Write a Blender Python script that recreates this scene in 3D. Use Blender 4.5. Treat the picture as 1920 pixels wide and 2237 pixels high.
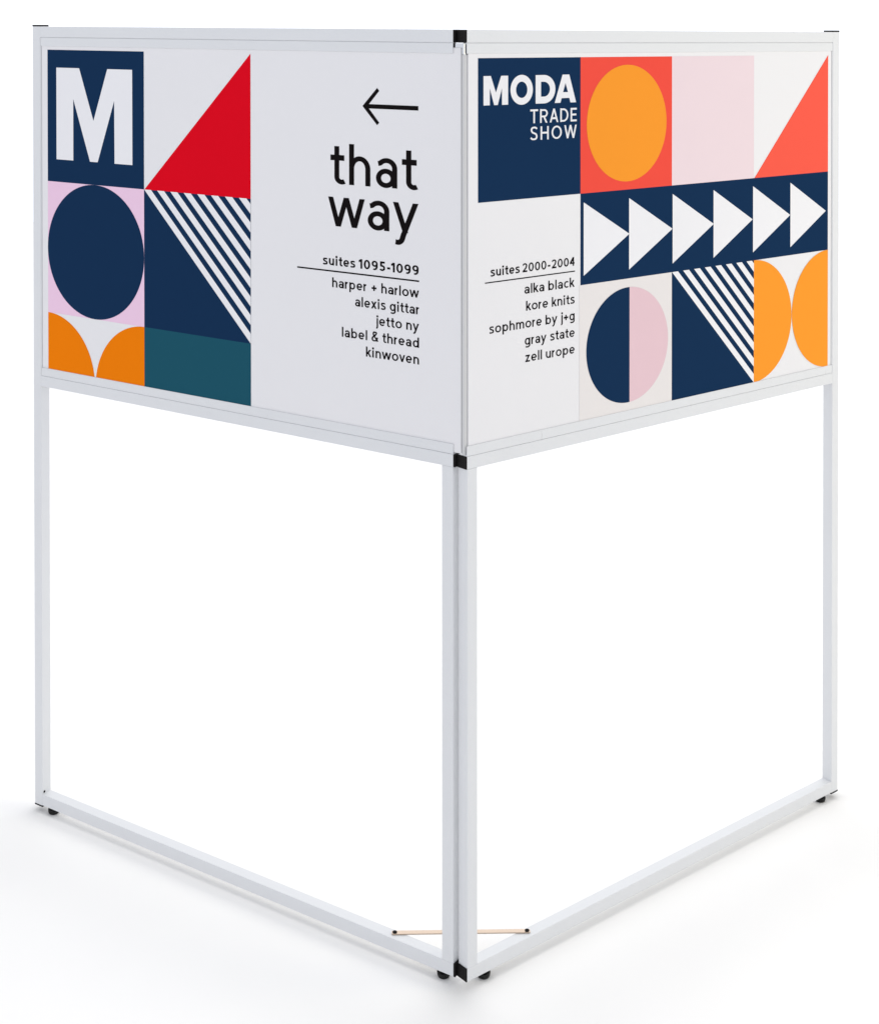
import bpy, bmesh, math, random
from mathutils import Matrix, Vector
from mathutils.geometry import tessellate_polygon

for o in list(bpy.data.objects):
    bpy.data.objects.remove(o, do_unlink=True)
scene = bpy.context.scene
C = scene.collection
random.seed(4)

# ------------------------------------------------------------------ geometry of the place
T = 0.0254                      # square tube
H = 1.765                       # height of the stand
ANG = 1.27277511                # angle between the two frames
KL, KR = -0.0065231, -0.0057144  # tiny slopes of the rails (adjustable feet)
FAR_L, FAR_R = -1.1545, 1.1445
FLOOR = -0.0155
ca, sa = math.cos(ANG), math.sin(ANG)
n = Vector((1, 0, KL)).cross(Vector((ca, sa, KR))).normalized()
LEVEL = n.rotation_difference(Vector((0, 0, 1))).to_matrix().to_4x4()   # sets the feet level on the floor

# ------------------------------------------------------------------ camera
cam = bpy.data.cameras.new('camera')
co = bpy.data.objects.new('camera', cam)
C.objects.link(co)
r_ = Vector((0.832313058, 0.554305541, -0.000584533573))
u_ = Vector((-0.00526139, 0.00895468, 0.99994606))
f_ = Vector((-0.55428088, 0.83226509, -0.01036951))
m = Matrix((r_, u_, -f_)).transposed().to_4x4()
m.translation = Vector((1.47141113, -2.36802065, 1.76665038))
co.matrix_world = LEVEL @ m
cam.sensor_fit = 'HORIZONTAL'
cam.sensor_width = 36
cam.lens = 3311.6096 / 1920 * 36
cam.shift_x = (960 - 914.66388) / 1920
cam.shift_y = (96.16236 - 1118.5) / 1920
cam.clip_start = 0.05
cam.clip_end = 300
scene.camera = co

# ------------------------------------------------------------------ studio light
world = bpy.data.worlds.new('World')
scene.world = world
world.use_nodes = True
wt = world.node_tree
bg = wt.nodes['Background']
# white studio: bright walls all round, a dimmer ceiling above
wtc = wt.nodes.new('ShaderNodeTexCoord')
wsep = wt.nodes.new('ShaderNodeSeparateXYZ')
wt.links.new(wtc.outputs['Generated'], wsep.inputs[0])
wmr = wt.nodes.new('ShaderNodeMapRange')
wmr.interpolation_type = 'SMOOTHSTEP'
wmr.inputs[1].default_value = 0.18
wmr.inputs[2].default_value = 0.60
wmr.inputs[3].default_value = 1.24
wmr.inputs[4].default_value = 0.66
wt.links.new(wsep.outputs[2], wmr.inputs[0])
wt.links.new(wmr.outputs[0], bg.inputs[1])
bg.inputs[0].default_value = (1.0, 1.03, 1.10, 1)

def area(name, loc, target, sx, sy, power, color=(1, 1, 1)):
    l = bpy.data.lights.new(name, 'AREA')
    l.shape = 'RECTANGLE'
    l.size, l.size_y = sx, sy
    l.energy = power
    l.color = color
    o = bpy.data.objects.new(name, l)
    C.objects.link(o)
    o.location = loc
    o.rotation_euler = (Vector(target) - Vector(loc)).to_track_quat('-Z', 'Y').to_euler()
    return o
area('key_softbox', (-0.55, 0.62, 7.0), (-0.5, 0.55, 0), 1.5, 1.5, 92, (1.0, 0.985, 0.95))
area('added_background_fill', (-4.0, 9.5, 8.0), (-4.0, 9.5, 0), 13, 9, 640)  # added overhead lamp, lifts the floor behind the stand to white
area('side_softbox', (3.0, 1.9, 1.7), (0.3, 0.9, 1.0), 1.4, 1.4, 19, (1.0, 0.89, 0.55))

scene.view_settings.view_transform = 'Standard'
scene.view_settings.look = 'None'
scene.view_settings.exposure = 0
scene.view_settings.gamma = 1
scene.view_settings.use_curve_mapping = False
scene.render.engine = 'CYCLES'

# ------------------------------------------------------------------ materials
def lin(c):
    return tuple((x / 255 / 12.92) if x / 255 <= 0.04045 else ((x / 255 + 0.055) / 1.055) ** 2.4 for x in c)

def mat(name, col, rough=0.5, spec=0.5, metal=0.0, vary=0.03, scale=6.0, bump=0.0, bscale=900.0, rvary=0.06):
    ma = bpy.data.materials.new(name)
    ma.use_nodes = True
    nt = ma.node_tree
    b = nt.nodes['Principled BSDF']
    b.inputs['Metallic'].default_value = metal
    b.inputs['Specular IOR Level'].default_value = spec
    tc = nt.nodes.new('ShaderNodeTexCoord')
    nz = nt.nodes.new('ShaderNodeTexNoise')
    nz.inputs['Scale'].default_value = scale
    nz.inputs['Detail'].default_value = 5
    nt.links.new(tc.outputs['Object'], nz.inputs['Vector'])
    cr = nt.nodes.new('ShaderNodeMix')
    cr.data_type = 'RGBA'
    cr.inputs[6].default_value = (*[c * (1 - vary) for c in col], 1)
    cr.inputs[7].default_value = (*[min(1, c * (1 + vary)) for c in col], 1)
    nt.links.new(nz.outputs[0], cr.inputs[0])
    nt.links.new(cr.outputs[2], b.inputs['Base Color'])
    mr = nt.nodes.new('ShaderNodeMapRange')
    mr.inputs[3].default_value = max(0.02, rough - rvary)
    mr.inputs[4].default_value = min(1, rough + rvary)
    nt.links.new(nz.outputs[0], mr.inputs[0])
    nt.links.new(mr.outputs[0], b.inputs['Roughness'])
    if bump:
        n2 = nt.nodes.new('ShaderNodeTexNoise')
        n2.inputs['Scale'].default_value = bscale
        n2.inputs['Detail'].default_value = 2
        nt.links.new(tc.outputs['Object'], n2.inputs['Vector'])
        bp = nt.nodes.new('ShaderNodeBump')
        bp.inputs['Strength'].default_value = bump
        bp.inputs['Distance'].default_value = 0.0004
        nt.links.new(n2.outputs[0], bp.inputs['Height'])
        nt.links.new(bp.outputs[0], b.inputs['Normal'])
    return ma

M_FRAME = mat('white_powder_coat', (0.69, 0.697, 0.71), 0.45, 0.4, vary=0.02, scale=9, bump=0.12)
nt = M_FRAME.node_tree
tc = [q for q in nt.nodes if q.type == 'TEX_COORD'][0]
mp = nt.nodes.new('ShaderNodeMapping'); mp.inputs['Scale'].default_value = (60, 60, 22)
nt.links.new(tc.outputs['Object'], mp.inputs[0])
sn = nt.nodes.new('ShaderNodeTexNoise'); sn.inputs['Scale'].default_value = 1.6; sn.inputs['Detail'].default_value = 8; sn.inputs['Roughness'].default_value = .7
nt.links.new(mp.outputs[0], sn.inputs['Vector'])
sr = nt.nodes.new('ShaderNodeMapRange'); sr.inputs[1].default_value = .665; sr.inputs[2].default_value = .76; sr.inputs[4].default_value = .45
nt.links.new(sn.outputs[0], sr.inputs[0])
mx = nt.nodes.new('ShaderNodeMix'); mx.data_type = 'RGBA'; mx.inputs[7].default_value = (.34, .335, .33, 1)
pb = nt.nodes['Principled BSDF']
nt.links.new(sr.outputs[0], mx.inputs[0])
nt.links.new(pb.inputs['Base Color'].links[0].from_socket, mx.inputs[6])
nt.links.new(mx.outputs[2], pb.inputs['Base Color'])
M_PANEL = mat('white_sign_board', (0.765, 0.755, 0.765), 0.34, 0.2, vary=0.012, scale=3)
M_EDGE = mat('board_core', (0.57, 0.57, 0.575), 0.6, 0.3)
M_CAP = mat('black_plastic', (0.012, 0.011, 0.011), 0.55, 0.06, vary=0.1, scale=60, bump=0.2)
M_RUB = mat('black_rubber', (0.006, 0.006, 0.006), 0.5, 0.25, vary=0.1, scale=60)
M_STEEL = mat('zinc_steel', (0.55, 0.56, 0.58), 0.3, 0.5, metal=1.0, scale=80)
M_BRASS = mat('brass_strip', (0.53, 0.42, 0.33), 0.4, 0.5, metal=0.75, vary=0.06, scale=50)
M_FLOOR = mat('white_studio_floor', (0.915, 0.903, 0.885), 0.8, 0.06, vary=0.015, scale=4)
IL = 1.0
def ink(name, rgb, rough=0.34, g=0.93):
    return mat(name, tuple(c / g for c in lin(rgb)), rough, 0.0, vary=0.018, scale=4)
K_NAVY = ink('navy_ink', (23, 47, 77))
K_RED = ink('red_ink', (210, 14, 32))
K_PINK = ink('pink_ink', (225, 192, 214))
K_ORANGE = ink('amber_ink', (228, 120, 14))
K_TEAL = ink('teal_ink', (31, 79, 95))
K_BLACK = ink('black_ink', (22, 19, 20))
K_CORAL = ink('coral_ink', (243, 84, 70), g=1.08)
K_CORAL_LIT = ink('lit_coral_ink', (248, 96, 78), g=1.08)  # same coral, made paler to carry the brighter light on the far end
K_SUN = ink('light_orange_ink', (250, 156, 52), g=1.08)
K_PALE = ink('pale_pink_ink', (238, 218, 222), g=1.08)
K_BLUSH = ink('blush_ink', (230, 198, 205), g=1.08)
K_CREAM = ink('cream_ink', (233, 228, 226), g=1.08)
K_WHITE = ink('white_ink', (224, 223, 225))

# ------------------------------------------------------------------ mesh helpers
def FL(x, y, z): return Vector((x, y, z + KL * x))
def FR(x, y, z): return Vector((ca * x - sa * y, sa * x + ca * y, z + KR * x))

root = bpy.data.objects.new('corner_sign_stand', None)
C.objects.link(root)
root.matrix_world = LEVEL
root.empty_display_size = 0.1
root['label'] = 'white two-panel folding sign stand with colourful printed boards standing on the white floor'
root['category'] = 'sign stand'

def link(name, bm, mats, parent, smooth=False, label=None):
    bmesh.ops.recalc_face_normals(bm, faces=bm.faces[:]) if smooth != 'flat' else None
    me = bpy.data.meshes.new(name)
    bm.to_mesh(me)
    bm.free()
    for ma in (mats if isinstance(mats, (list, tuple)) else [mats]):
        me.materials.append(ma)
    if smooth is True:
        for p in me.polygons: p.use_smooth = True
    o = bpy.data.objects.new(name, me)
    C.objects.link(o)
    o.parent = parent
    if label: o['label'] = label
    return o

def box(bm, F, x0, x1, y0, y1, z0, z1, bev=0.0, axis=None):
    """axis: long direction (only its four long edges get rounded), None = all edges"""
    b = bmesh.new()
    vs = [b.verts.new((x, y, z)) for x in (x0, x1) for y in (y0, y1) for z in (z0, z1)]
    for q in ((0, 1, 3, 2), (4, 6, 7, 5), (0, 4, 5, 1), (2, 3, 7, 6), (0, 2, 6, 4), (1, 5, 7, 3)):
        b.faces.new([vs[i] for i in q])
    if bev:
        ed = []
        for e in b.edges:
            d = e.verts[1].co - e.verts[0].co
            if axis is None or abs(d[axis]) > 1e-6: ed.append(e)
        bmesh.ops.bevel(b, geom=ed, offset=bev, segments=3, profile=0.5, affect='EDGES')
    mp = {}
    for v in b.verts: mp[v] = bm.verts.new(F(*v.co))
    for f in b.faces: bm.faces.new([mp[v] for v in f.verts])
    b.free()

def lathe(bm, F, cx, cy, prof, seg=32):
    rings = []
    for r, z in prof:
        if r < 1e-6:
            rings.append([bm.verts.new(F(cx, cy, z))])
        else:
            rings.append([bm.verts.new(F(cx + r * math.cos(2 * math.pi * i / seg), cy + r * math.sin(2 * math.pi * i / seg), z)) for i in range(seg)])
    for a, b in zip(rings, rings[1:]):
        for i in range(seg):
            j = (i + 1) % seg
            if len(a) == 1 and len(b) == 1: continue
            if len(a) == 1: bm.faces.new((a[0], b[i], b[j]))
            elif len(b) == 1: bm.faces.new((a[i], b[0], a[j]))
            else: bm.faces.new((a[i], a[j], b[j], b[i]))

# ------------------------------------------------------------------ the white floor
bm = bmesh.new()
bmesh.ops.create_circle(bm, cap_ends=True, segments=96, radius=11.5)
for v in bm.verts: v.co.z += FLOOR
floor = link('floor', bm, M_FLOOR, None)
floor['kind'] = 'structure'

# ------------------------------------------------------------------ frames
ZMB, ZML = 0.9523, 0.9765        # sign rail
ZPB, ZPT = 0.9954, 1.7210        # visible board
ZTL = 1.7402                     # under side of the top rail
BEV = 0.0013

def frame(F, far, near, capin, capout, spine, board_near):
    """far / near: ends of the frame along its length; near has open-ended rails with plugs"""
    s = 1 if near > far else -1          # direction from far post to the hinge
    lo = lambda a, b: (min(a, b), max(a, b))
    inner = far + s * (T - 0.001)
    # far post runs full height
    b = bmesh.new(); box(b, F, *lo(far, inner), 0, T, 0, H, BEV, 2); link('post', b, M_FRAME, root)
    # rails
    for nm, z0, z1 in (('bottom_rail', 0, T), ('sign_rail', ZMB, ZML), ('top_rail', ZTL + 0.0006, H)):
        b = bmesh.new(); box(b, F, *lo(inner, near), 0, T, z0, z1, BEV, 0); link(nm, b, M_FRAME, root)
    # short post under the sign
    b = bmesh.new(); box(b, F, *lo(near, near - s * T), 0, T, T, ZMB, 0.0018, 2); link('post', b, M_FRAME, root)
    # channels that hold the board: two lips and a web each
    for z0, z1, zw in ((ZML + 0.0005, ZPB, (ZML - 0.0004, ZML + 0.003)), (ZPT, ZTL - 0.0003, (ZTL - 0.0024, ZTL + 0.0010))):
        b = bmesh.new()
        xs = lo(inner + s * 0.0012, near + s * 0.0)
        box(b, F, *xs, 0.0002, 0.00185, z0, z1, 0.0004, 0)
        box(b, F, *xs, 0.0106, 0.0124, z0, z1, 0.0004, 0)
        box(b, F, *xs, 0.0019, 0.0105, *zw)
        link('board_channel', b, M_FRAME, root)
    # slim bead on the far post beside the board
    b = bmesh.new(); box(b, F, *lo(inner, inner + s * 0.0022), 0.0012, 0.012, ZPB + 0.0005, ZPT - 0.0005, 0.0003, 2)
    link('edge_bead', b, M_FRAME, root)
    # black plugs: top and bottom of the far post, hinge ends of the rails
    for z0, z1 in ((H, H + 0.0036), (-0.0036, 0)):
        b = bmesh.new(); box(b, F, *lo(far - s * 0.0004, inner + s * 0.0006), -0.0004, T + 0.0004, z0, z1, 0.0009)
        link('end_cap', b, M_CAP, root)
    for z0, z1 in ((0.0, T), (ZMB, ZML), (ZTL + 0.0006, H)):
        b = bmesh.new(); box(b, F, *lo(near, near + s * capout), -0.0002, T + capin, z0 + 0.0002, z1 - 0.0002, 0.0011)
        link('end_cap', b, M_CAP, root)
    return inner

innerL = frame(FL, FAR_L, -0.0297, 0.0, 0.0042, None, None)
innerR = frame(FR, FAR_R, 0.0012, 0.0035, 0.0026, None, None)

# ------------------------------------------------------------------ boards
BF, BB = 0.0021, 0.0100          # front and back of the boards
def board(F, x0, x1, label):
    b = bmesh.new()
    box(b, F, x0, x1, BF, BB, ZML + 0.0034, ZTL - 0.0028, 0.0005)
    o = link('sign_board', b, M_PANEL, root, label=label)
    return o
boardL = board(FL, innerL + 0.0032, -0.0135, 'white sign board with navy, red and orange shapes that reads that way')
boardR = board(FR, 0.0058, innerR - 0.0032, 'white sign board with coral, orange and navy shapes and a row of triangles')
for F, x, lo_, hi in ((FL, -0.0135, -0.0003, 0.0007),):
    b = bmesh.new()      # pale edging strip on the open end of the left board
    box(b, F, x, x + 0.0012, BF - 0.0006, BB + 0.0006, ZML + 0.0036, ZTL - 0.0030, 0.0004)
    link('edge_strip', b, M_EDGE, boardL)

b = bmesh.new()          # grey edging on the hinge end of the right board, tucked behind the left one
box(b, FR, -0.0036, 0.0052, 0.0040, 0.0094, ZML + 0.0036, 1.7190, 0.0008)
link('edge_strip', b, M_EDGE, boardR)
b = bmesh.new()          # small bright metal clip under the top corner
box(b, FL, -0.0250, -0.0100, 0.0006, 0.0018, 1.7318, 1.7396, 0.0003)
box(b, FR, -0.0036, 0.0006, 0.0030, 0.0090, 1.7196, 1.7396, 0.0003)
link('corner_clip', b, M_STEEL, root)
b = bmesh.new()  # solid black blocks standing in for the shade inside the open slot
box(b, FL, -0.0294, -0.0254, 0.0006, 0.0100, 1.7318, 1.7396, 0.0003)
box(b, FR, 0.0008, 0.0036, 0.0036, 0.0098, 1.7200, 1.7396, 0.0003)
link('slot_shade', b, M_CAP, root)

CLIP0, CLIP1 = 0.990, 1.7205
def clip(poly, z, keep_above):
    out = []
    for i, p in enumerate(poly):
        q = poly[(i + 1) % len(poly)]
        ip = (p[1] >= z) == keep_above or p[1] == z
        iq = (q[1] >= z) == keep_above or q[1] == z
        if ip: out.append(p)
        if ip != iq:
            t = (z - p[1]) / (q[1] - p[1])
            out.append((p[0] + t * (q[0] - p[0]), z))
    return out

def clip_half(poly, a, b, c):     # keep a*x+b*z<=c
    out = []
    for i, p in enumerate(poly):
        q = poly[(i + 1) % len(poly)]
        fp, fq = a * p[0] + b * p[1] - c, a * q[0] + b * q[1] - c
        if fp <= 0: out.append(p)
        if (fp <= 0) != (fq <= 0):
            t = fp / (fp - fq)
            out.append((p[0] + t * (q[0] - p[0]), p[1] + t * (q[1] - p[1])))
    return out

def add_poly(bm, F, poly, d, holes=()):
    loops = [[Vector((x, z, 0)) for x, z in poly]] + [[Vector((x, z, 0)) for x, z in h] for h in holes]
    flat = [v for l in loops for v in l]
    vs = [bm.verts.new(F(v.x, d, v.y)) for v in flat]
    for t in tessellate_polygon(loops):
        pa, pb, pc = (flat[i] for i in t)
        ccw = (pb.x - pa.x) * (pc.y - pa.y) - (pb.y - pa.y) * (pc.x - pa.x) > 0
        try: bm.faces.new([vs[i] for i in (t if ccw else t[::-1])])
        except ValueError: pass

def shape(name, par, F, polys, level, ma, holes=(), label=None):
    bm = bmesh.new()
    for p in polys:
        p = clip(clip(p, CLIP0, True), CLIP1, False)
        if len(p) > 2: add_poly(bm, F, p, BF - 0.0003 * level, holes)
    return link(name, bm, ma, par, 'flat', label)

def rect(x0, x1, z0, z1): return [(x0, z0), (x1, z0), (x1, z1), (x0, z1)]
def ell(cx, cz, rx, rz, a0=0, a1=360, nseg=96):
    full = abs(a1 - a0) >= 360
    k = nseg if full else nseg + 1
    return [(cx + rx * math.cos(math.radians(a0 + (a1 - a0) * i / nseg)), cz + rz * math.sin(math.radians(a0 + (a1 - a0) * i / nseg))) for i in range(k)]

def stripes(x0, z1, s, period, w, x_r, z_b):
    out = []
    for k in range(8):
        a = x0 + period * k
        p = [(a, z1), (a + w, z1), (a + w + s * 1.2, z1 - s * 1.2), (a + s * 1.2, z1 - s * 1.2)]
        p = clip_half(clip_half(p, 1, 0, x_r), 0, -1, -z_b)
        out.append(p)
    return out

# left board
S = 0.29521; c0 = -1.10808; c1 = c0 + S; c2 = c1 + S + 0.0006; z0 = 1.71307; z1 = z0 - S; z2 = z1 - S
shape('colour_square', boardL, FL, [rect(c0, c1, z1, z0)], 1, K_NAVY, label='navy square behind the white letter')
shape('logo_letter', boardL, FL, [[(-1.0795, 1.6734), (-1.0076, 1.6734), (-0.9637, 1.5585), (-0.9212, 1.6732), (-0.8468, 1.6732), (-0.8465, 1.4680), (-0.8998, 1.4680), (-0.9005, 1.6045), (-0.9510, 1.4683), (-0.9745, 1.4683), (-1.0262, 1.6047), (-1.0265, 1.4682), (-1.0795, 1.4682)]], 2, K_WHITE)
shape('triangle', boardL, FL, [[(c1 + .001, z1), (c2, z1), (c2, z0)]], 1, K_RED)
shape('colour_square', boardL, FL, [rect(c0, c1, z2, z1)], 1, K_PINK, label='pink square behind the navy circle')
shape('circle', boardL, FL, [ell((c0 + c1) / 2, z1 - S / 2, S / 2, S / 2)], 2, K_NAVY)
shape('colour_square', boardL, FL, [rect(c1, c2, z2, z1)], 1, K_NAVY, label='navy square under white stripes')
shape('diagonal_stripes', boardL, FL, stripes(c1 + 0.0008, z1, S, 0.03775, 0.0200, c2, z2), 2, K_WHITE)
r = S / 2
shape('quarter_circle', boardL, FL, [[(c0, z2 - r)] + ell(c0, z2 - r, r - .001, r, 0, 90)], 1, K_ORANGE)
shape('quarter_circle', boardL, FL, [[(c1, z2 - r)] + ell(c1, z2 - r, r - .001, r, 90, 180)], 1, K_ORANGE)
shape('colour_square', boardL, FL, [rect(c1, c2, 0.985, z2)], 1, K_TEAL, label='dark teal block')
shape('left_arrow'.replace('left_', ''), boardL, FL, [[(-0.2372, 1.6163), (-0.2026, 1.6522), (-0.1977, 1.6465), (-0.2219, 1.6205), (-0.1078, 1.6205), (-0.1078, 1.6120), (-0.2219, 1.6120), (-0.1978, 1.5856), (-0.2026, 1.5805)]], 1, K_BLACK)
shape('rule_line', boardL, FL, [rect(-0.3973, -0.1063, 1.2890, 1.2919)], 1, K_BLACK)

# right board
S = 0.26866; v0 = 0.02963; v1, v2, v3, v4 = [v0 + S * k for k in (1, 2, 3, 4)]
y0 = 1.71232; y1 = y0 - S; y2 = 1.26305; y3 = y2 - S
shape('colour_square', boardR, FR, [rect(v0, v1, y1, y0)], 1, K_NAVY, label='navy square with white lettering')
shape('colour_square', boardR, FR, [rect(v1, v2, y1, y0)], 1, K_CORAL, label='coral square behind the orange circle')
shape('circle', boardR, FR, [ell(0.4326, 1.5782, 0.1170, 0.1180)], 2, K_SUN)
shape('colour_square', boardR, FR, [rect(v2, v3, y1, y0)], 1, K_PALE, label='pale pink square')
shape('triangle', boardR, FR, [[(v3 + .0015, y1), (v4, y1), (v4, y0)]], 1, K_CORAL_LIT)
shape('colour_band', boardR, FR, [rect(v1, v4, y2, y1)], 1, K_NAVY, label='navy band behind the white triangles')
for x in (0.3068, 0.4372, 0.5690, 0.6996, 0.8324, 0.9645):
    shape('arrow_triangle', boardR, FR, [[(x, 1.2809), (x + 0.1312, 1.3536), (x, 1.4260)]], 2, K_WHITE)
shape('colour_square', boardR, FR, [rect(v1 - .003, v2, 0.985, y2)], 1, K_CREAM, label='cream square behind the navy and pink circle')
cx, cz = 0.4347, 1.1286
full = ell(cx, cz, 0.1203, 0.1169, nseg=128)
shape('half_circle', boardR, FR, [clip_half(full, 1, 0, 0.4388)], 2, K_NAVY)
shape('half_circle', boardR, FR, [clip_half(full, -1, 0, -0.4388)], 2, K_BLUSH)
shape('colour_square', boardR, FR, [rect(v2, v3, 0.985, y2)], 1, K_NAVY, label='navy square under white stripes')
shape('diagonal_stripes', boardR, FR, stripes(v2 + 0.0005, y2, S, 0.0347, 0.0186, v3, y3), 2, K_WHITE)
r = S / 2
shape('half_circle', boardR, FR, [ell(v3, y2 - r, r - .0006, r, -90, 90)], 2, K_SUN)
shape('half_circle', boardR, FR, [ell(v4, y2 - r, r - .0006, r, 90, 270)], 2, K_SUN)
shape('rule_line', boardR, FR, [rect(0.0468, 0.2830, 1.2915, 1.2937)], 1, K_BLACK)

# heading of the right board: heavy capitals as outlines
def outline(name, F, par, poly, holes=(), ma=K_WHITE):
    bm = bmesh.new(); add_poly(bm, F, poly, BF - 0.0006, holes)
    return bm
bm = bmesh.new()
d = BF - 0.0006
b0, b1 = 1.6241, 1.6788
add_poly(bm, FR, [(.0429, b0), (.0429, b1), (.0612, b1), (.0740, 1.6475), (.0872, b1), (.1049, b1), (.1049, b0), (.0893, b0), (.0893, 1.6555), (.0786, b0), (.0695, b0), (.0586, 1.6555), (.0586, b0)], d)
add_poly(bm, FR, ell(.1400, (b0 + b1) / 2, .0290, .0284), d, [ell(.1400, (b0 + b1) / 2, .0147, .0155)])
dd = [(.1764, b0), (.1764, b1), (.1960, b1)] + ell(.1985, (b0 + b1) / 2, .0304, .02735, 88, -88, 48) + [(.1960, b0)]
dh = [(.1906, b0 + .0130), (.1906, b1 - .0130), (.1960, b1 - .0130)] + ell(.1985, (b0 + b1) / 2, .0159, .01435, 85, -85, 40) + [(.1960, b0 + .0130)]
add_poly(bm, FR, dd, d, [dh])
add_poly(bm, FR, [(.2272, b0), (.2484, b1), (.2669, b1), (.2855, b0), (.2700, b0), (.2669, b0 + .0090), (.2460, b0 + .0090), (.2427, b0)], d, [[(.2498, b0 + .0205), (.2632, b0 + .0205), (.2566, b0 + .0385)]])
link('heading_lettering', bm, K_WHITE, boardR, 'flat')

# ------------------------------------------------------------------ a drawn monoline sans: strokes per letter, x-height = 1
ASC, DSC, CAP = 1.40, -0.40, 1.40
def glyph(ch, w):
    """list of strokes + set width; stroke = ('S', points) band of width w, ('P', polygon)"""
    h = w / 2
    st = []
    def S(*p): st.append(('S', list(p)))
    def P(*p): st.append(('P', list(p)))
    def V(x, a, b): P((x - h, a), (x + h, a), (x + h, b), (x - h, b))
    def Hh(a, b, z, t=None):
        t = (t or w * 0.9) / 2
        P((a, z - t), (b, z - t), (b, z + t), (a, z + t))
    def D(x0, zz0, x1, zz1, k=0.96):      # diagonal with level ends; x are centres
        L = math.hypot(x1 - x0, zz1 - zz0); hw = h * k * L / abs(zz1 - zz0)
        P((x0 - hw, zz0), (x0 + hw, zz0), (x1 + hw, zz1), (x1 - hw, zz1))
    def A(cx, cz, rx, rz, a0, a1, k=40):
        return ell(cx, cz, rx, rz, a0, a1, k) if abs(a1 - a0) < 360 else ell(cx, cz, rx, rz, 0, 360, k) + [(cx + rx, cz)]
    ov = 0.02
    rz = 0.5 + ov - h
    def bowl(cx, W): S(*A(cx, .5, W / 2 - h, rz, 0, 360, 56))
    def arch(x0, x1, top=1 + ov, spring=.56):
        c = (x0 + x1) / 2; rx = (x1 - x0) / 2
        return A(c, spring, rx, top - h - spring, 180, 0)
    def cat(pts, k=10):
        out = []; q = [pts[0]] + list(pts) + [pts[-1]]
        for i in range(1, len(q) - 2):
            p0, p1, p2, p3 = q[i - 1], q[i], q[i + 1], q[i + 2]
            for j in range(k):
                t = j / k
                out.append(tuple(0.5 * (2 * p1[a] + (p2[a] - p0[a]) * t + (2 * p0[a] - 5 * p1[a] + 4 * p2[a] - p3[a]) * t * t + (3 * p1[a] - p0[a] - 3 * p2[a] + p3[a]) * t ** 3) for a in (0, 1)))
        out.append(pts[-1]); return out
    if ch == ' ': return st, .72
    if ch == 'a':
        W = .88; x = W - h
        S((.09, .80), *A(.44, .64, .355 - h * .2, .38 - h, 145, 90, 10)[1:], *A(.44, .64, x - .44, .38 - h, 88, 0, 16), (x, .5)); V(x, 0, .66)
        S(*A((W - w * .3) / 2, .315, (W - w * .3) / 2 - h, .335 - h * .9, 0, 360, 48)); return st, W
    if ch in 'bdpq':
        W = 1.0
        top, bot = (ASC, 0) if ch in 'bd' else (1, DSC)
        left = ch in 'bp'
        V(h if left else W - h, bot, top)
        bowl(W / 2 + (.015 if left else -.015), W - .03); return st, W
    if ch == 'c':
        S(*A(.5, .5, .5 - h, rz, 48, 312)); return st, .86
    if ch == 'e':
        W = .99
        S(*A(W / 2, .5, W / 2 - h, rz, -4, 318 , 56)[0:], ); Hh(h, W - h * .9, .5 - .02, w * .85); return st, W
    if ch == 'g':
        W = .98; x = W - h
        V(x, -.04, 1); bowl(W / 2 - .015, W - .03)
        S((x, .05), (x, -.06), *A(W / 2 - .02, -.06, x - W / 2 + .02, .36 - h, 0, -140, 30)); return st, W
    if ch in 'hn':
        W = .90
        V(h, 0, ASC if ch == 'h' else 1); S((h, .5), *arch(h, W - h), (W - h, 0)); return st, W
    if ch == 'm':
        W = 1.46; mid = W / 2
        V(h, 0, 1); S((h, .5), *arch(h, mid), (mid, 0)); S((mid, .5), *arch(mid, W - h), (W - h, 0)); return st, W
    if ch == 'u':
        W = .90
        V(W - h, 0, 1); S(*[(W - p[0], 1 - p[1]) for p in ((h, .5), *arch(h, W - h), (W - h, 0))]); return st, W
    if ch == 'r':
        V(h, 0, 1); S((h, .45), *A(.50, .50, .50 - h, .5 + ov - h, 180, 92, 20)); return st, .56
    if ch in 'ij':
        if ch == 'i':
            V(h + .02, 0, 1); x = h + .02
        else:
            x = h + .06; S((x, 1), (x, -.20), *A(x - .17, -.20, .17, .20 - h * .3, 0, -95, 14))
        rr = h * 1.28; P(*ell(x, 1.27, rr, rr, 0, 360, 20)); return st, w + .06
    if ch == 'l': V(h, 0, ASC); return st, w
    if ch == 'k':
        V(h, 0, ASC); D(w * .9, .36, .70, 1.0); D(.36, .60, .76, 0); return st, .84
    if ch == 'o': bowl(.53, 1.06); return st, 1.06
    if ch == 's':
        W = .80
        S(*cat([(.70, .80), (.57, .93 - h * .3), (.40, 1.02 - h), (.20, .94 - h * .6), (.09 + h * .4, .74), (.24, .58), (.42, .51), (.62, .43), (W - .07 - h * .4, .26), (.60, .07 + h * .5), (.40, h - ov), (.20, .05 + h * .3), (.06, .19)])); return st, W
    if ch == 't':
        x = .17 + h
        S((x, 1.30), (x, .30), *A(x + .21, .25, .21, .27 - h * .9, 180, 305, 24)); Hh(0, .60, 1 - w * .45); return st, .60
    if ch == 'v': D(h, 1, .48, 0); D(.96 - h, 1, .48, 0); return st, .96
    if ch == 'w':
        W = 1.54
        D(h, 1, .43, 0); D(.77, 1, .43, 0); D(.77, 1, W - .43, 0); D(W - h, 1, W - .43, 0); return st, W
    if ch == 'x': D(h, 1, .92 - h, 0); D(.92 - h, 1, h, 0); return st, .92
    if ch == 'y':
        W = 1.01
        D(h, 1, .50, .0); D(W - h, 1, .455, 0)
        sl = (W - h - .455)
        S((.455 + sl * .10, .10), (.455, 0), *cat([(.455 - sl * .10, -.10), (.345, -.26), (.23, -.335), (.10, -.325)])); return st, W
    if ch == 'z': Hh(.02, .80, 1 - w * .45); D(h + .06, w * .5, .74 - h, 1 - w * .5); Hh(0, .82, w * .45); return st, .82
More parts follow.
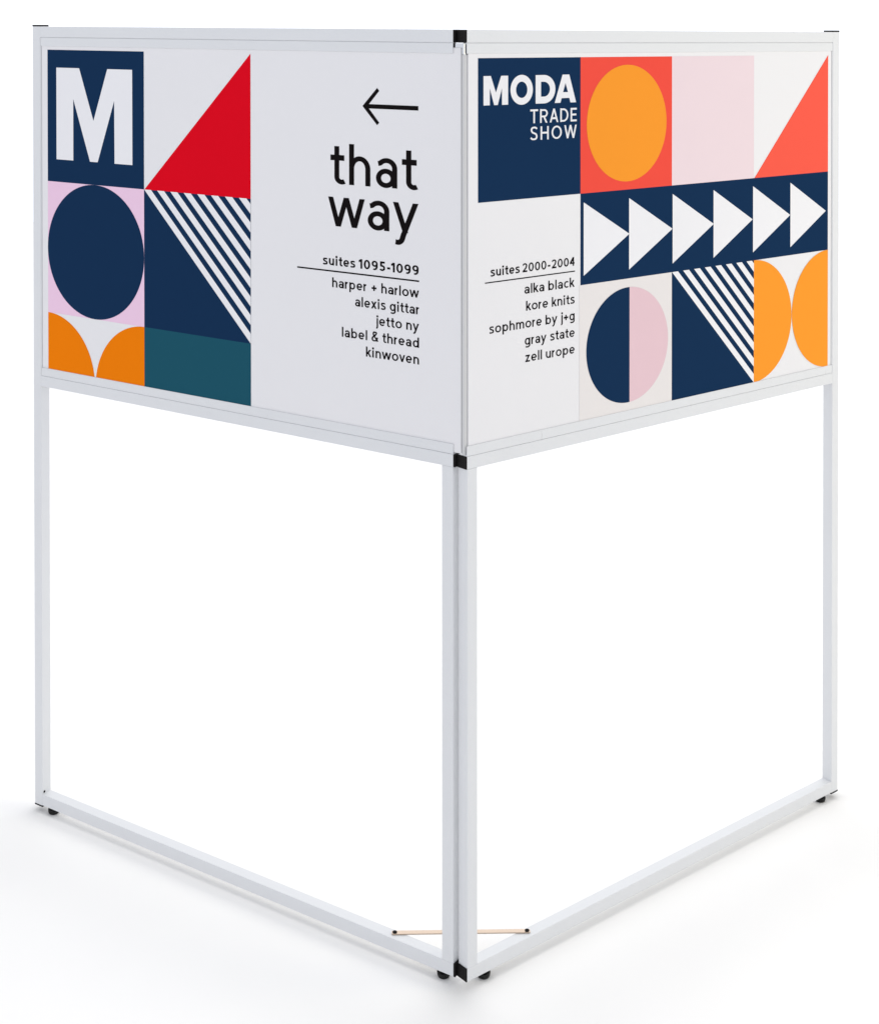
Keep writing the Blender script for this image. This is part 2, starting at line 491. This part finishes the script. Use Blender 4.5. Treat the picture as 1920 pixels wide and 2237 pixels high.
    if ch == '&':
        S(*cat([(1.06, .02), (.80, .32), (.45, .76), (.30, 1.03), (.40, 1.34 - h * .5), (.58, 1.41 - h), (.76, 1.32 - h * .5), (.80, 1.12), (.62, .88), (.36, .70), (.16, .46), (.16, .22), (.34, .04 + h * .4), (.56, h - ov), (.82, .16), (1.00, .58)])); return st, 1.10
    if ch == '+': V(.5, .18, .96); Hh(.10, .90, .57, w); return st, 1.0
    if ch == '-': Hh(.06, .56, .50, w); return st, .62
    # figures
    if ch == '0': S(*A(.52, .70, .52 - h, .72 - h, 0, 360, 60)); return st, 1.04
    if ch == '1':
        x = .44 - h; V(x, 0, 1.40); P((x - h, 1.40), (x - h - .30, 1.18), (x - h - .30 + .06, 1.18 - w * .95), (x - h, 1.40 - w * 1.25)); return st, .46
    if ch == '2':
        S((.06, 1.10), *A(.46, 1.0, .42 - h * .5, .42 - h, 160, -15, 30), *[(.70, .66), (.30, .28), (.09, .10)]); Hh(.02, .94, w * .47, w * .94); return st, .96
    if ch == '4':
        x = .74; V(x, 0, 1.40); Hh(0, 1.0, .44); P((.02, .44 - w * .45), (.02, .44 + w * .6), (x - h, 1.40), (x + h, 1.40), (x + h, 1.2), (.30, .44)); return st, 1.0
    if ch == '5':
        Hh(.14, .90, 1.40 - w * .47, w * .94); V(.14 + h, .66, 1.39)
        S(*A(.46, .44, .50 - h, .46 - h + .0, 125, -150, 40)); return st, .97
    if ch in '96':
        S(*A(.50, .94, .50 - h, .48 - h, 0, 360, 48)); S((1.0 - h, .94), *A(.47, .60, .53 - h, .62 - h, 10, -118, 26)); return st, 1.0
    # capitals
    if ch == 'T': V(.52, 0, CAP); Hh(0, 1.04, CAP - w * .45); return st, 1.04
    if ch == 'R':
        V(h, 0, CAP); S((h, CAP - h), (.58, CAP - h), *A(.58, CAP - .43, .46 - h, .43 - h, 90, -90, 24), (h, CAP - .86 + h)); D(.55, .58, .92 - h * .4, 0); return st, 1.04
    if ch == 'A': D(h * 1.1, 0, .60, CAP); D(1.20 - h * 1.1, 0, .60, CAP); Hh(.28, .92, .42); return st, 1.20
    if ch == 'D': V(h, 0, CAP); S((h, CAP - h), (.46, CAP - h), *A(.46, .70, .66 - h, .70 - h, 90, -90, 36), (h, h)); return st, 1.12
    if ch == 'E':
        V(h, 0, CAP)
        for z in (w * .45, .71, CAP - w * .45): Hh(h, .86 if z != .71 else .80, z)
        return st, .88
    if ch == 'S':
        W = .98
        S(*cat([(.88, 1.16), (.70, 1.34 - h * .4), (.50, 1.42 - h), (.26, 1.33 - h * .6), (.12 + h * .3, 1.05), (.28, .82), (.50, .72), (.74, .62), (W - .10 - h * .3, .37), (.74, .09 + h * .5), (.48, h - ov), (.22, .09 + h * .3), (.06, .26)])); return st, W
    if ch == 'H': V(h, 0, CAP); V(1.10 - h, 0, CAP); Hh(h, 1.10 - h, .72); return st, 1.10
    if ch == 'O': S(*A(.70, .70, .70 - h, .72 - h, 0, 360, 60)); return st, 1.40
    if ch == 'W': D(h, CAP, .46, 0); D(.86, CAP, .46, 0); D(.86, CAP, 1.26, 0); D(1.72 - h, CAP, 1.26, 0); return st, 1.72
    raise KeyError(ch)

def band(pts, w):
    """left and right offset of a polyline"""
    q = [pts[0]]
    for p in pts[1:]:
        if math.hypot(p[0] - q[-1][0], p[1] - q[-1][1]) > 1e-4: q.append(p)
    closed = math.hypot(q[0][0] - q[-1][0], q[0][1] - q[-1][1]) < 1e-3
    L, R = [], []
    m_ = len(q)
    for i in range(m_):
        a = q[i - 1] if i else (q[-2] if closed else q[0])
        b = q[i + 1] if i < m_ - 1 else (q[1] if closed else q[-1])
        tx, tz = b[0] - a[0], b[1] - a[1]
        l = math.hypot(tx, tz) or 1
        nx, nz = -tz / l, tx / l
        L.append((q[i][0] + nx * w / 2, q[i][1] + nz * w * 0.395)); R.append((q[i][0] - nx * w / 2, q[i][1] - nz * w * 0.395))
    return L, R

SIDE = {'s': .04, 'a': .06, 't': .0, 'v': -.12, 'w': -.13, 'y': -.08, 'x': .0, 'r': -.01, 'k': .0, 'o': .05, 'e': .05, 'c': .05, 'A': -.02, 'T': .02, 'W': .0, '4': .05, '1': .06, 'j': .0, '+': -.08}
def lettering(name, par, F, text, x0, x1, base, xh, w, ma, level=2, gap=.16):
    items, pen = [], 0.0
    first = True
    prev = None
    for ch in text:
        st, W = glyph(ch, w)
        if prev is not None:
            g = 0 if ' ' in (ch, prev) else gap + (SIDE.get(ch, .09) + SIDE.get(prev, .09)) / 2
            pen += g
        items.append((st, pen)); pen += W; prev = ch
    # true extents
    xs = []
    for st, px in items:
        for k, p in st:
            pts = p if k == 'P' else sum(band(p, w), [])
            xs += [px + q[0] for q in pts]
    lo_, hi = min(xs), max(xs)
    kx = (x1 - x0) / (hi - lo_)
    bm = bmesh.new()
    for st, px in items:
        for i, (k, p) in enumerate(st):
            d = BF - 0.0003 * level - 0.00005 * i
            fx = lambda q: F(x0 + (px + q[0] - lo_) * kx, d, base + q[1] * xh)
            if k == 'P':
                pol = [(x0 + (px + q[0] - lo_) * kx, base + q[1] * xh) for q in p]
                add_poly(bm, F, pol, d)
            else:
                L, R = band(p, w)
                l = [bm.verts.new(fx(q)) for q in L]; rr = [bm.verts.new(fx(q)) for q in R]
                for j in range(len(l) - 1):
                    try: bm.faces.new((rr[j], rr[j + 1], l[j + 1], l[j]))
                    except ValueError: pass
    print('LETTER', text, 'xscale/xheight %.2f' % (kx / xh))
    return link(name, bm, ma, par, 'flat')

lettering('heading_lettering', boardL, FL, 'that', -0.3145, -0.1085, 1.4619, 0.0568, 0.212, K_BLACK, 1)
lettering('heading_lettering', boardL, FL, 'way', -0.3203, -0.1077, 1.3791, 0.0570, 0.212, K_BLACK, 1)
lettering('suite_lettering', boardL, FL, 'suites', -0.3335, -0.2548, 1.3017, 0.0135, 0.275, K_BLACK, 1)
lettering('suite_lettering', boardL, FL, '1095-1099', -0.2467, -0.1075, 1.3016, 0.0132, 0.305, K_BLACK, 1)
for i, (s, x) in enumerate((('harper + harlow', -.3105), ('alexis gittar', -.2551), ('jetto ny', -.2052), ('label & thread', -.2871), ('kinwoven', -.2295))):
    lettering('list_lettering', boardL, FL, s, x, -.1067, 1.2590 - .03147 * i, 0.0138, 0.25, K_BLACK, 1)
lettering('suite_lettering', boardR, FR, 'suites', 0.0607, 0.1352, 1.3034, 0.0127, 0.265, K_BLACK, 1)
lettering('suite_lettering', boardR, FR, '2000-2004', 0.1425, 0.2820, 1.3035, 0.0123, 0.27, K_BLACK, 1)
for i, (s, x) in enumerate((('alka black', .1476), ('kore knits', .1518), ('sophmore by j+g', .0576), ('gray state', .1485), ('zell urope', .1499))):
    lettering('list_lettering', boardR, FR, s, x, .2821, 1.2620 - .0327 * i, 0.0134, 0.24, K_BLACK, 1)
lettering('heading_lettering', boardR, FR, 'TRADE', 0.1622, 0.2873, 1.5868, 0.0265 / 1.4, 0.215, K_WHITE, 2, .22)
lettering('heading_lettering', boardR, FR, 'SHOW', 0.1622, 0.2870, 1.5544, 0.0257 / 1.4, 0.215, K_WHITE, 2, .30)

# ------------------------------------------------------------------ levelling feet, brace and screws
for F, x in ((FL, -1.1068), (FL, -0.0588), (FR, 0.0527), (FR, 1.0940)):
    dz = (KL if F is FL else KR) * 0
    b = bmesh.new()
    f0 = FLOOR + 0.0002
    lathe(b, F, x, T / 2, [(0, f0), (.0092, f0), (.0110, f0 + .0012), (.0122, f0 + .0040), (.0130, f0 + .0088), (.0128, f0 + .0100), (.0118, f0 + .0106), (.0104, f0 + .0092), (.0085, f0 + .0065), (.0055, f0 + .0055), (0, f0 + .0055)])
    ft = link('levelling_foot', b, M_RUB, root, True)
    b = bmesh.new()
    lathe(b, F, x, T / 2, [(0, f0 + .004), (.0040, f0 + .004), (.0040, -0.0002), (0, -0.0002)], 16)
    link('stem', b, M_STEEL, ft, True)

# flat brass strip bolted across the corner on top of the two bottom rails
pa = FL(-0.1722, 0.0153, T); pb = FR(0.1666, 0.0148, T)
dv = (pb - pa); L_ = dv.length; ex = dv.normalized(); ey = Vector((0, 0, 1)).cross(ex).normalized(); ez = ex.cross(ey)
b = bmesh.new()
def FB(x, y, z): return pa + ex * x + ey * y + ez * z
ends = [(-0.0055, -0.0056), (L_ + 0.0055, -0.0056)]
out = [(-.0058, -.0040), (-.0045, -.0055), (L_ + .0045, -.0055), (L_ + .0058, -.0040), (L_ + .0058, .0040), (L_ + .0045, .0055), (-.0045, .0055), (-.0058, .0040)]
lo_v = [b.verts.new(FB(x, y, .0006)) for x, y in out]; hi_v = [b.verts.new(FB(x, y, .0026)) for x, y in out]
b.faces.new(lo_v[::-1]); b.faces.new(hi_v)
for i in range(8):
    j = (i + 1) % 8; b.faces.new((lo_v[i], lo_v[j], hi_v[j], hi_v[i]))
brace = link('brace_strip', b, M_BRASS, root)
for x in (0, L_):
    b = bmesh.new()
    lathe(b, FB, x, 0, [(0, -.004), (.0022, -.004), (.0022, .0026), (.0044, .0026), (.0043, .0040), (.0030, .0049), (.0014, .0051), (.0012, .0042), (0, .0042)], 20)
    link('bolt', b, M_CAP, brace, True)
# small black screw at the foot of the far left post
b = bmesh.new()
xs, ys = innerL, 0.006
def FS(x, y, z): return FL(xs + z, ys + x, T + .0042 + y)
lathe(b, FS, 0, 0, [(0, -.002), (.0028, -.002), (.0028, .0004), (.0020, .0013), (0, .0014)], 16)
link('screw', b, M_CAP, root, True)
